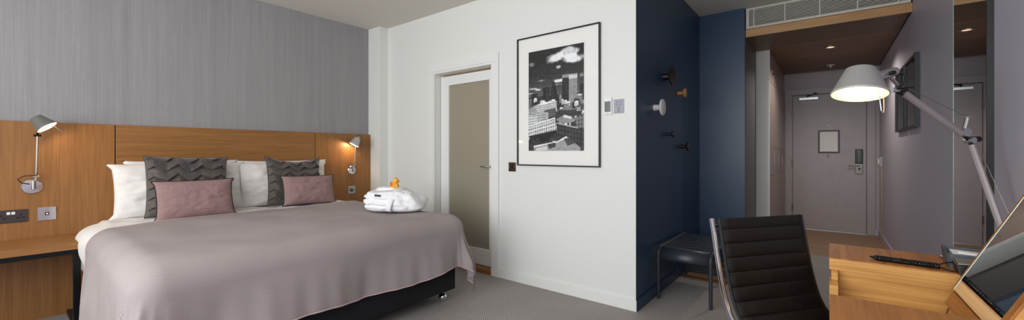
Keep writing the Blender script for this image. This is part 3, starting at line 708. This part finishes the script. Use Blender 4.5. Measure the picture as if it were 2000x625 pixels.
# ------------------------------------------------------------ pillows and cushions
def pillow(name, label, cat, loc, w, h, t, lean, m, group, n=36, roll=0, yaw=0, pinch=.05, relief=None, piping=None, seed=0, ears=0, wr=.008, sag=0):
    r = thing(name, label, cat, loc, (roll, -lean, yaw), group)
    def shape(u, v, side):
        a, b = u*2-1, v*2-1
        e = max(0, (1-abs(a)**3.2))*max(0, (1-abs(b)**3.2))
        prof = e**.5
        ww = w/2*(1-pinch*(1-b*b)+ears*max(0, abs(b)-.8)); hh = h/2*(1-pinch*(1-a*a))
        x = side*(t/2*prof)
        y = a*ww; z = h/2+b*hh
        if b > 0: z -= sag*(1-a*a)*b
        x += side*prof**.5*wr*(N(a*2.5+seed, b*2.5, seed)+.6*N(a*6+seed, b*6, 3+seed))
        if relief and side > 0: x += relief(a, b)*min(1, e*6)
        x -= .02*(1-b*b)*0
        return Vector((x, y, z))
    mb = MB().grid(lambda u, v: shape(u, v, 1), n, n).grid(lambda u, v: shape(u, v, -1), n, n)
    o = mb.build('cover', m, r, True, world=False, angle=(4 if not relief else .8))
    bm = bmesh.new(); bm.from_mesh(o.data); bmesh.ops.remove_doubles(bm, verts=bm.verts, dist=.0006); bmesh.ops.recalc_face_normals(bm, faces=bm.faces); bm.to_mesh(o.data); bm.free()
    if piping:
        ring = [shape(i/n, 0, 1) for i in range(n)]+[shape(1, i/n, 1) for i in range(n)]+[shape(1-i/n, 1, 1) for i in range(n)]+[shape(0, 1-i/n, 1) for i in range(n+1)]
        MB().tube(ring, piping, 6, False).build('piping', pipe_m, r, True, world=False)
    return r
G1 = 'white bed pillows'
pillow('pillow', 'white pillow leaning on the headboard behind the left white pillow', 'pillow', (-4.225, .96, .655), .74, .44, .14, .03, sheet, G1, seed=5, ears=.25, wr=.014)
pillow('pillow', 'white pillow behind the left patterned cushion', 'pillow', (-4.095, .925, .66), .84, .42, .16, .20, sheet, G1, n=56, seed=1, ears=.35, wr=.02, pinch=.035)
pillow('pillow', 'white pillow leaning on the headboard behind the right white pillow', 'pillow', (-4.225, 1.74, .655), .80, .43, .14, .03, sheet, G1, seed=9, ears=.3, wr=.014)
pillow('pillow', 'white pillow behind the right patterned cushion', 'pillow', (-4.095, 1.71, .66), .80, .41, .16, .20, sheet, G1, n=56, seed=14, ears=.25, wr=.02, pinch=.035)
def pleat(a, b):
    rows, cols = 6.0, 3.6
    ca = a*cols*.5
    zz = abs((ca % 1)-.5)*2
    p = (b*.5+.5)*rows+zz*.62+.12*math.sin(a*7+1)
    fr_ = p % 1; k = int(p)
    z2 = abs(((ca+.5*(k % 2)) % 1)-.5)*2          # facets fold left and right in turn
    step = (1-fr_)*min(1, fr_/.05)
    return .024*step*(.45+.75*z2)+.008*z2*(1-fr_)-.012
G2 = 'patterned charcoal cushions'; G3 = 'mauve piped cushions'
pillow('patterned_cushion', 'charcoal pleated zigzag cushion on the left of the bed', 'cushion', (-3.955, .925, .666), .53, .47, .13, .22, taffeta, G2, n=150, relief=pleat, piping=.002, seed=2, pinch=.045, roll=-.025, ears=.1)
pillow('patterned_cushion', 'charcoal pleated zigzag cushion on the right of the bed, dented top', 'cushion', (-3.985, 1.745, .666), .50, .46, .13, .20, taffeta, G2, n=150, relief=pleat, piping=.002, seed=6, pinch=.06, roll=-.03, sag=.04, ears=.1)
pillow('mauve_cushion', 'mauve linen cushion with dark piping, left one', 'cushion', (-3.79, .935, .656), .49, .30, .13, .26, mauve_linen, G3, n=44, piping=.0045, seed=3, pinch=.05, roll=.0, ears=.3)
pillow('mauve_cushion', 'mauve linen cushion with dark piping, right one', 'cushion', (-3.855, 1.82, .670), .48, .275, .13, .24, mauve_linen, G3, n=44, piping=.0045, seed=8, pinch=.045, roll=-.02, ears=.25)

# ------------------------------------------------------------ folded bathrobe with rubber duck
RL = Vector((-2.845, 2.05, .672)); RA = math.radians(37)
rb = thing('folded_bathrobe', 'white folded waffle bathrobe tied with its belt on the bed', 'bathrobe', RL, (0, 0, RA))
def fold_slab(cx, cy, z, lx, ly, hz, seed, turn=0, lay=0):
    """a soft folded layer: rounded slab with wrinkles"""
    def fn(u, v):
        th = 2*PI*u; ph = PI*(v-.5)
        ex = .45
        sg = lambda q, e: math.copysign(abs(q)**e, q)
        x = lx/2*sg(math.cos(ph), .35)*sg(math.cos(th), ex); y = ly/2*sg(math.cos(ph), .35)*sg(math.sin(th), ex); zz = hz/2*sg(math.sin(ph), .75)
        k = 1+.05*N(x*9+seed, y*9, zz*14)+.03*N(x*22, y*22+seed, zz*30)
        zz += .012*N(x*8+seed, y*8, 2)+.006*N(x*20, y*20, seed)
        if lay: zz += lay*math.sin(zz/hz*9+x*6)*.2
        c, s = math.cos(turn), math.sin(turn)
        return Vector((cx+(x*c-y*s)*k, cy+(x*s+y*c)*k, z+hz/2+zz))
    return MB().grid(fn, 56, 24)
sg_ = lambda q, e: math.copysign(abs(q)**e, q)
def loaf(u, v):
    """one soft bundle: fuller at the right end, with stacked folds showing on its sides"""
    th = 2*PI*u; ph = PI*(v-.5)
    cx_, sx_ = math.cos(th), math.sin(th)
    x = .248*sg_(math.cos(ph), .5)*sg_(cx_, .6); y = .165*sg_(math.cos(ph), .5)*sg_(sx_, .55)
    z = .088+.090*sg_(math.sin(ph), .62)
    hx = 1-.10*max(0, -x/.25)**2-.34*max(0, x/.25-.25)**1.4      # lower at both ends
    lf = min(1, max(0, (.10-x)/.16)); rt_ = 1-lf
    z *= hx
    lay = z/.052+.35*N(x*7, y*5, 1)+.5*(x*2.2)*max(0, sx_*-1)
    groove = abs((lay % 1)-.5)*2                              # 1 in the crease between folds
    gd = .022*max(0, groove-.55)/.45*min(1, math.cos(ph)**.5*1.6)*min(1, max(0, .172-z)/.03)*lf
    x += rt_*.02*(.08-z)/.08
    gd += rt_*(.009*math.sin(x*55+z*38+y*16+3*N(x*6, y*6, 1))+.004)*min(1, z/.04)+rt_*.020*math.exp(-((z-.075+.25*(x-.15))/.012)**2)*max(0, -sx_)*max(0, 1-abs(x-.10)/.10)
    k = 1-gd/.2+.04*N(x*10+2, y*10, z*16)+.035*N(x*24, y*24, z*30)
    zz = z+.010*N(x*9+5, y*9, 3)*min(1, z/.05)+.005*N(x*24, y*24, 8)*min(1, z/.05)
    return Vector((x*k, y*k, max(-.004, zz)))
MB().grid(loaf, 110, 60).build('folded_body', robe_m, rb, True, world=False, angle=4)
fold_slab(-.045, -.003, .112, .34, .29, .062, 7, .05).build('lapel', robe_m, rb, True, world=False, angle=4)
fold_slab(-.055, .055, .150, .25, .15, .042, 12, .2).build('collar', robe_m, rb, True, world=False, angle=4)
bel = MB()
bp = [(-.005, -.150, .014), (-.012, -.178, .026), (-.008, -.182, .055), (.004, -.176, .095), (.018, -.160, .140), (.036, -.125, .178), (.05, -.05, .194), (.06, .03, .200), (.06, .11, .182), (.055, .155, .13), (.05, .172, .05), (.05, .165, .0)]
bp = [tuple(b_[k]*(.975 if k < 2 else .95) for k in range(3)) for b_ in bp]
bel.tube(bp, .022, 12, True, (1.0, .28)); bel.build('belt', robe_m, rb, True, world=False, angle=4)
MB().quad8([(-.125, -.158, .136), (-.075, -.160, .131), (-.075, -.163, .131), (-.125, -.161, .136), (-.125, -.152, .152), (-.075, -.154, .147), (-.075, -.157, .147), (-.125, -.155, .152)]).build('label_tab', black_plastic, rb, world=False)
# duck
dk = thing('rubber_duck', 'yellow rubber duck sitting on the folded bathrobe', 'toy', (-2.862, 2.048, .856), (0, 0, math.radians(8)))
MB().ball((0, 0, .026), .034, 1.15, .9, .82, 20, 14).build('body', duck_y, dk, True, world=False)
MB().tube([(-.026, 0, .032), (-.040, 0, .042), (-.046, 0, .056)], [.018, .012, .003], 10).build('tail', duck_o, dk, True, world=False)
MB().ball((.014, 0, .066), .024, n=20, m=14).build('head', duck_y, dk, True, world=False)
MB().ball((.040, 0, .060), .013, 1.1, 1.0, .5, 14, 8).build('beak', duck_o, dk, True, world=False)
MB().ball((.012, 0, .090), .006, 1.4, .6, .8, 10, 8).build('crest', duck_o, dk, True, world=False)
for sg in (-1, 1):
    e = MB().ball((.030, sg*.014, .073), .0065, n=12, m=8).build('eye', white_gloss, dk, True, world=False)
    MB().ball((.034, sg*.0165, .0735), .003, n=10, m=6).build('pupil', black_plastic, e, True, world=False)
    MB().ball((-.006, sg*.028, .030), .017, 1.2, .35, .7, 12, 8).build('wing', duck_o, dk, True, world=False)
MB().quad8([(.030, -.040, .0), (.062, -.022, .008), (.0625, -.0235, .008), (.0305, -.0415, .0), (.018, -.036, .034), (.050, -.018, .042), (.0505, -.0195, .042), (.0185, -.0375, .034)]).build('tag', tag_m, dk, world=False)

# ------------------------------------------------------------ desk chair
ch = thing('desk_chair', 'black ribbed leather office chair with chrome side rails at desk', 'office chair', (.0, 1.84, 0))
TL, TR = Vector((-.361, 1.827, .88)), Vector((-.089, 2.194, .88))
sd_ = (TR-TL); sd_.z = 0; CW = sd_.length; sd_.normalize(); fd = Vector((sd_.y, -sd_.x, 0))
prof = [(0, .885), (.012, .83), (.03, .74), (.05, .65), (.075, .57), (.105, .515), (.15, .478), (.21, .462), (.30, .458), (.40, .462), (.46, .460), (.50, .440), (.52, .41)]
# smooth the profile
def cat(P, t):
    n = len(P)-1; i = min(int(t*n), n-1); q = t*n-i
    p0, p1, p2, p3 = P[max(i-1, 0)], P[i], P[i+1], P[min(i+2, n)]
    return tuple(.5*((2*p1[k])+(-p0[k]+p2[k])*q+(2*p0[k]-5*p1[k]+4*p2[k]-p3[k])*q*q+(-p0[k]+3*p1[k]-3*p2[k]+p3[k])*q**3) for k in (0, 1))
dense = [cat(prof, i/600) for i in range(601)]
arc = [0]
for i in range(1, 601): arc.append(arc[-1]+math.hypot(dense[i][0]-dense[i-1][0], dense[i][1]-dense[i-1][1]))
def at_arc(L):
    import bisect
    i = min(max(1, bisect.bisect_left(arc, L)), 600); q = (L-arc[i-1])/max(1e-9, arc[i]-arc[i-1])
    a = dense[i-1][0]+(dense[i][0]-dense[i-1][0])*q; z = dense[i-1][1]+(dense[i][1]-dense[i-1][1])*q
    ta, tz = dense[i][0]-dense[i-1][0], dense[i][1]-dense[i-1][1]; l = math.hypot(ta, tz)
    return a, z, -tz/l, ta/l   # normal points to the sitter
def cpt(w, a, z): return TL+sd_*w+fd*a+Vector((0, 0, z-TL.z))
TOT = arc[-1]; PER = .057
def sling(u, v, side):
    L = TOT*v; a, z, na, nz = at_arc(L)
    w = .014+(CW-.026)*u
    rib = abs(math.sin(PI*(L+.012)/PER))**.2
    edge = min(1, min(u, 1-u)/.045)**.5
    d = (.001+.0125*rib*edge+.0015*N(w*14, L*14, 2)*edge)*side
    d += -.012*math.sin(PI*u)*(1-v)      # slight hollow across the back
    return cpt(w, a+na*d, z+nz*d)
def sling_mesh():
    return MB().grid(lambda u, v: sling(u, v, 1), 28, 460).grid(lambda u, v: sling(u, v, -1), 28, 460)
o = sling_mesh().build('leather_sling', leather, ch, True, angle=4)
bm = bmesh.new(); bm.from_mesh(o.data)
be = [e for e in bm.edges if e.is_boundary]
bmesh.ops.bridge_loops(bm, edges=be) if False else None
bm.free()
for w, u in ((.012, 0), (CW-.010, 1)):
    pts = []
    for i in range(121):
        a, z, na, nz = at_arc(TOT*i/120); pts.append(cpt(w, a+na*.0, z+nz*.0))
    MB().tube(pts, .006, 8).build('edge_binding', leather, ch, True)
for w in (-.012, CW-.034):
    pts = []; 
    for i in range(81):
        a, z, na, nz = at_arc(min(TOT*.985, TOT*i/80)); dn_ = .012 if w < 0 else .030; pts.append(cpt(w, a-na*dn_, z-nz*dn_+(.004 if i == 0 and w < 0 else 0)))
    MB().tube(pts, .0125, 12, True, (.8, 1.15)).build('side_rail', chrome, ch, True)
for L in (.03, TOT*.47, TOT*.80):
    a, z, na, nz = at_arc(L)
    MB().tube([cpt(-.01, a-na*.022, z-nz*.022), cpt(CW-.036, a-na*.022, z-nz*.022)], .008, 10).build('spreader_bar', chrome, ch, True)
cc = cpt(CW/2, .30, 0); 
MB().tube([cc+Vector((0, 0, .06)), cc+Vector((0, 0, .25)), cc+Vector((0, 0, .251)), cc+Vector((0, 0, .44))], [.03, .03, .017, .017], 16).build('pedestal', chrome, ch, True)
for k in range(5):
    q = 2*PI*k/5+.3; e = cc+Vector((math.cos(q)*.29, math.sin(q)*.29, .075))
    l = MB().tube([cc+Vector((0, 0, .10)), e], [.022, .013], 10).build('base_arm', chrome, ch, True)
    MB().tube([e+Vector((-math.sin(q)*.022, math.cos(q)*.022, -.045)), e+Vector((math.sin(q)*.022, -math.cos(q)*.022, -.045))], .03, 16).build('castor_wheel', black_plastic, l, True)

# ------------------------------------------------------------ desk with lift-up mirror lid
dk_ = thing('desk', 'oak dressing desk against the mauve wall with open compartment', 'desk', (.28, 1.5, 0))
DX0, DX1, DZ = .004, XR-.016, .75
Bx(DX0, DX1, 2.0, 2.315, DZ-.004, DZ).build('top_face', 'desk_y', dk_)  # top face keeps the darker oak; slab below carries the lit tone
Bx(DX0, DX1, 2.0, 2.315, DZ-.046, DZ-.004).build('top', 'desk_light', dk_, bevel=.0008)
Bx(DX0, DX1, .55, 1.485, DZ-.004, DZ).build('top_face', 'desk_y', dk_)
Bx(DX0, DX1, .55, 1.485, DZ-.046, DZ-.004).build('top', 'desk_y', dk_, bevel=.0008)
# compartment: far side board with slanted back end, floor, back, front blocks
MB().quad8([(.034, 2.012, .60), (.318, 2.012, .60), (.318, 2.03, .60), (.034, 2.03, .60), (.034, 2.012, DZ-.048), (.345, 2.012, DZ-.048), (.345, 2.03, DZ-.048), (.034, 2.03, DZ-.048)]).build('side_board', 'desk_light', dk_, bevel=.001)
Bx(.034, .36, 2.006, 2.012, DZ-.062, DZ-.046).build('side_bead', 'desk_light', dk_)
Bx(.034, .50, 1.47, 1.485, .60, DZ-.046).build('side_board', 'desk_light', dk_)
Bx(DX0, .52, 1.47, 2.045, .585, .60).build('compartment_floor', 'desk_x', dk_)
Bx(.48, .50, 1.485, 2.03, .60, DZ-.05).build('back_board', 'desk_y', dk_)
Bx(.318, .48, 2.02, 2.035, .60, DZ-.048).build('corner_board', 'desk_light', dk_)
Bx(DX0, .030, 1.885, 2.005, .60, .673).build('front_rail', 'desk_light', dk_, bevel=.0015)
Bx(DX0+.006, .030, 1.965, 2.005, .673, DZ-.046).build('front_block', 'desk_light', dk_, bevel=.001)
Bx(DX0, .030, 1.485, 1.60, .60, .673).build('front_rail', 'desk_light', dk_, bevel=.0015)
Bx(DX0+.01, DX1, 2.285, 2.31, 0, DZ-.046).build('end_panel', 'desk_z', dk_, bevel=.001)
Bx(DX0+.01, DX1, .56, .585, 0, DZ-.046).build('end_panel', 'desk_z', dk_, bevel=.001)
Bx(DX1-.02, DX1, .585, 2.285, .35, DZ-.046).build('modesty_panel', 'desk_y', dk_)
# lid: hinged along the wall side, leaning back
lp = Vector((.322, 0, .716)); la = math.atan2(1.061-.75, .463-.317); ld = Vector((math.cos(la), 0, math.sin(la))); ln_ = Vector((-math.sin(la), 0, math.cos(la)))
def lidbox(a0, a1, n0, n1, y0, y1):
    P = lambda a, n, y: lp+ld*a+ln_*n+Vector((0, y, 0))
    return MB().quad8([P(a0, n0, y0), P(a1, n0, y0), P(a1, n0, y1), P(a0, n0, y1), P(a0, n1, y0), P(a1, n1, y0), P(a1, n1, y1), P(a0, n1, y1)])
LL = .50
lid = lidbox(-.005, LL, -.028, -.004, 1.488, 1.925).build('mirror_lid', 'desk_light', dk_, bevel=.001)
for a0, a1, y0, y1 in ((-.005, LL, 1.488, 1.522), (-.005, LL, 1.912, 1.925), (LL-.03, LL, 1.522, 1.912)):
    lidbox(a0, a1, -.004, .002, y0, y1).build('lid_frame', 'desk_z', lid, bevel=.0006)
lidbox(0.0, LL-.03, -.004, .0012, 1.522, 1.912).build('mirror', mirror_m, lid)
lidbox(0.0, LL-.03, .0012, .002, 1.909, 1.912).build('mirror_edge', edge_m, lid)
lidbox(-.055, -.008, -.022, -.004, 1.488, 1.925).build('hinge_board', 'desk_y', lid, bevel=.001)

# things on the desk
fo = thing('stationery_folder', 'slate grey leather stationery holder with papers on desk', 'folder', (.38, 2.1, DZ))
def slab(pts, th, m, nm, par, bev=.001): # vertical panel from a-b, thickness th
    (xa, ya), (xb, yb), za, zb = pts; d = Vector((xb-xa, yb-ya, 0)).normalized(); nrm = Vector((-d.y, d.x, 0))*th
    A = Vector((xa, ya, 0)); B = Vector((xb, yb, 0))
    v = [A, B, B+nrm, A+nrm]
    return MB().quad8([p+Vector((0, 0, za)) for p in v]+[p+Vector((0, 0, zb)) for p in v]).build(nm, m, par, bevel=bev)
slab(((.337, 2.075), (.48, 2.055), DZ, DZ+.052), .004, folder_m, 'front_panel', fo)
slab(((.340, 2.185), (.48, 2.165), DZ, DZ+.060), .004, folder_m, 'back_panel', fo)
MB().quad8([(.337, 2.075, DZ), (.342, 2.075, DZ), (.345, 2.185, DZ), (.340, 2.185, DZ), (.331, 2.072, DZ+.052), (.337, 2.072, DZ+.052), (.340, 2.188, DZ+.064), (.334, 2.188, DZ+.064)]).build('side_panel', folder_m, fo, bevel=.001)
Bx(.345, .478, 2.085, 2.160, DZ, DZ+.034).build('filling', folder_m, fo)
MB().quad8([(.350, 2.10, DZ+.034), (.478, 2.08, DZ+.034), (.478, 2.14, DZ+.034), (.350, 2.155, DZ+.034), (.350, 2.10, DZ+.050), (.478, 2.08, DZ+.044), (.478, 2.14, DZ+.052), (.350, 2.155, DZ+.056)]).build('paper_sheets', paper, fo)
MB().quad8([(.362, 2.088, DZ+.052), (.478, 2.079, DZ+.046), (.478, 2.085, DZ+.046), (.360, 2.096, DZ+.052), (.362, 2.088, DZ+.060), (.478, 2.079, DZ+.053), (.478, 2.085, DZ+.053), (.360, 2.096, DZ+.060)]).build('white_pen', white_gloss, fo, bevel=.002)
tr_ = thing('round_tray', 'small round grey tray behind the stationery holder', 'tray', (.40, 2.255, DZ))
MB().lathe([(.055, 0), (.056, .010), (.052, .012), (.050, .005), (.001, .004)], (.398, 2.252, DZ), n=32).build('dish', steel, tr_, True)
ph = thing('telephone', 'black desk telephone mostly hidden behind the mirror lid', 'telephone', (.42, 2.0, DZ))
MB().quad8([(.345, 1.965, DZ), (.50, 1.965, DZ), (.50, 2.045, DZ), (.345, 2.045, DZ), (.337, 1.97, DZ+.035), (.50, 1.97, DZ+.040), (.50, 2.045, DZ+.046), (.337, 2.045, DZ+.042)]).build('body', black_plastic, ph, bevel=.003)
MB().quad8([(.340, 1.972, DZ+.036), (.50, 1.972, DZ+.041), (.50, 2.04, DZ+.046), (.340, 2.04, DZ+.042), (.342, 1.975, DZ+.041), (.50, 1.975, DZ+.046), (.50, 2.037, DZ+.051), (.342, 2.037, DZ+.047)]).build('faceplate', steel, ph, bevel=.001)
# coiled cord: two strands side by side
cd = MB()
def coil(pa, pb, turns, R):
    pa, pb = Vector(pa), Vector(pb); d = (pb-pa).normalized(); s_ = d.cross(Vector((0, 0, 1))).normalized(); u_ = Vector((0, 0, 1)); n_ = turns*12
    return [pa+(pb-pa)*(i/n_)+(s_*math.cos(2*PI*i/12)+u_*math.sin(2*PI*i/12))*R for i in range(n_+1)]
c1 = coil((.142, 2.050, DZ+.0095), (.308, 2.036, DZ+.0095), 30, .0065)
c2 = coil((.306, 2.052, DZ+.0095), (.138, 2.066, DZ+.0095), 30, .0065)
cd.tube(c1+[Vector((.318, 2.028, DZ+.005)), Vector((.332, 2.014, DZ+.004)), Vector((.36, 2.005, DZ+.004))], .0027, 6)
cd.tube(c2, .0027, 6)
cd.tube([c1[0], Vector((.131, 2.054, DZ+.011)), Vector((.129, 2.062, DZ+.011)), c2[-1]], .003, 6)
cd.tube([c2[0], Vector((.318, 2.056, DZ+.018)), Vector((.332, 2.050, DZ+.026)), Vector((.345, 2.03, DZ+.03))], .0027, 6)
cd.build('coiled_cord', black_plastic, ph, True)

# desk lamp
dl_ = thing('desk_lamp', 'aluminium articulated desk lamp with lit conical shade', 'desk lamp', (.505, 2.22, DZ))
P0, P1, P2 = Vector((.510, 2.215, DZ+.05)), Vector((.448, 2.412, 1.213)), Vector((.22, 2.169, 1.403))
MB().lathe([(.036, 0), (.036, .008), (.02, .012), (.013, .013), (.013, .05), (.004, .054)], (.505, 2.22, DZ), n=24).build('base', alu, dl_, True)
def bar(a, b, w, h): return MB().tube([a, b], 1.0, 4, True, (w, h))
warm_alu = alu
dirL = (P1-P0).normalized(); dirU = (P2-P1).normalized()
MB().tube([P0, P1-dirL*.03], .0125, 8, True, (.8, 1)).build('lower_arm', arm_paint, dl_, True)
MB().tube([P1+dirU*.045, P2-dirU*.02], .0135, 8, True, (.8, 1)).build('upper_arm', arm_paint, dl_, True)
e = MB().tube([P1-dirL*.05, P1-dirL*.012, P1+dirU*.02, P1+dirU*.055], .0065, 10).build('elbow_cable', black_plastic, dl_, True)
R_ = Vector((math.cos(YAW), math.sin(YAW), 0)); F_ = Vector((-math.sin(YAW), math.cos(YAW), 0))
j = MB().tube([P1-F_*.016-dirL*.005+Vector((0, 0, .0)), P1+F_*.016-dirL*.005], .012, 18).build('elbow_joint', chrome, dl_, True)
j2 = P1+dirU*.03+Vector((0, 0, .012))
MB().tube([j2-F_*.014, j2+F_*.014], .017, 20).build('pulley', chrome, j, True)
MB().tube([j2, j2+Vector((.012, .01, .062))], .007, 10).build('tension_post', alu, j, True)
tp = j2+Vector((.012, .01, .062))
MB().tube([tp-F_*.015, tp+F_*.015], .006, 10).build('post_pin', alu, j, True)
MB().tube([P1+R_*.02-F_*.018, P1+R_*.02+F_*.012], .011, 14).build('lock_knob', black_plastic, j, True)
MB().tube([tp, P2+Vector((0, 0, .02))], .0011, 5).build('tension_wire', steel, dl_)
MB().tube([P1+R_*.022, P0+R_*.05+Vector((0, 0, .02))], .0011, 5).build('tension_wire', steel, dl_)
NK = Vector((.187, 2.131, 1.463))
MB().tube([P2-R_*.03, P2+R_*.012], .009, 12).build('wrist_joint', chrome, dl_, True)
MB().tube([P2+R_*.006-F_*.02, P2+R_*.006+F_*.012], .0095, 14).build('wrist_knob', black_plastic, dl_, True)
MB().tube([P2+R_*.005+Vector((0, 0, .008)), NK+R_*.005+Vector((0, 0, -.012)), NK-R_*.02+Vector((0, 0, .0))], .007, 10).build('link_bar', alu, dl_, True)
MB().tube([NK-R_*.055+Vector((0, 0, -.012)), NK-R_*.042+Vector((0, 0, -.010)), NK-R_*.04+Vector((0, 0, -.01)), NK-R_*.0+Vector((0, 0, .004)), NK+R_*.025+Vector((0, 0, .01)), NK+R_*.034+Vector((0, 0, .006))], [.023, .024, .019, .019, .017, .008], 20).build('neck', alu, dl_, True)
MB().tube([NK-R_*.012-F_*.034+Vector((0, 0, .0)), NK-R_*.012-F_*.018+Vector((0, 0, .0))], .008, 14).build('neck_knob', black_plastic, dl_, True)
MB().tube([NK+R_*.03+Vector((0, 0, .005)), NK+R_*.052+Vector((0, 0, .0)), NK+R_*.055+Vector((0, 0, -.025)), NK+R_*.038+Vector((0, 0, -.055)), P2+R_*.004+Vector((0, 0, .012)), P2-R_*.008+Vector((0, 0, -.008)), P2+R_*.012+Vector((0, 0, -.018))], .0055, 10).build('head_cable', black_plastic, dl_, True)
lamp_head(dl_, (.0916, 1.979, 1.375), (.097, 2.003, 1.474), .085, .045, shade_paint, (.62, -.05, 0), 1.0, wl=.66, wo=.72, wside=R_)

bpy.context.view_layer.update()
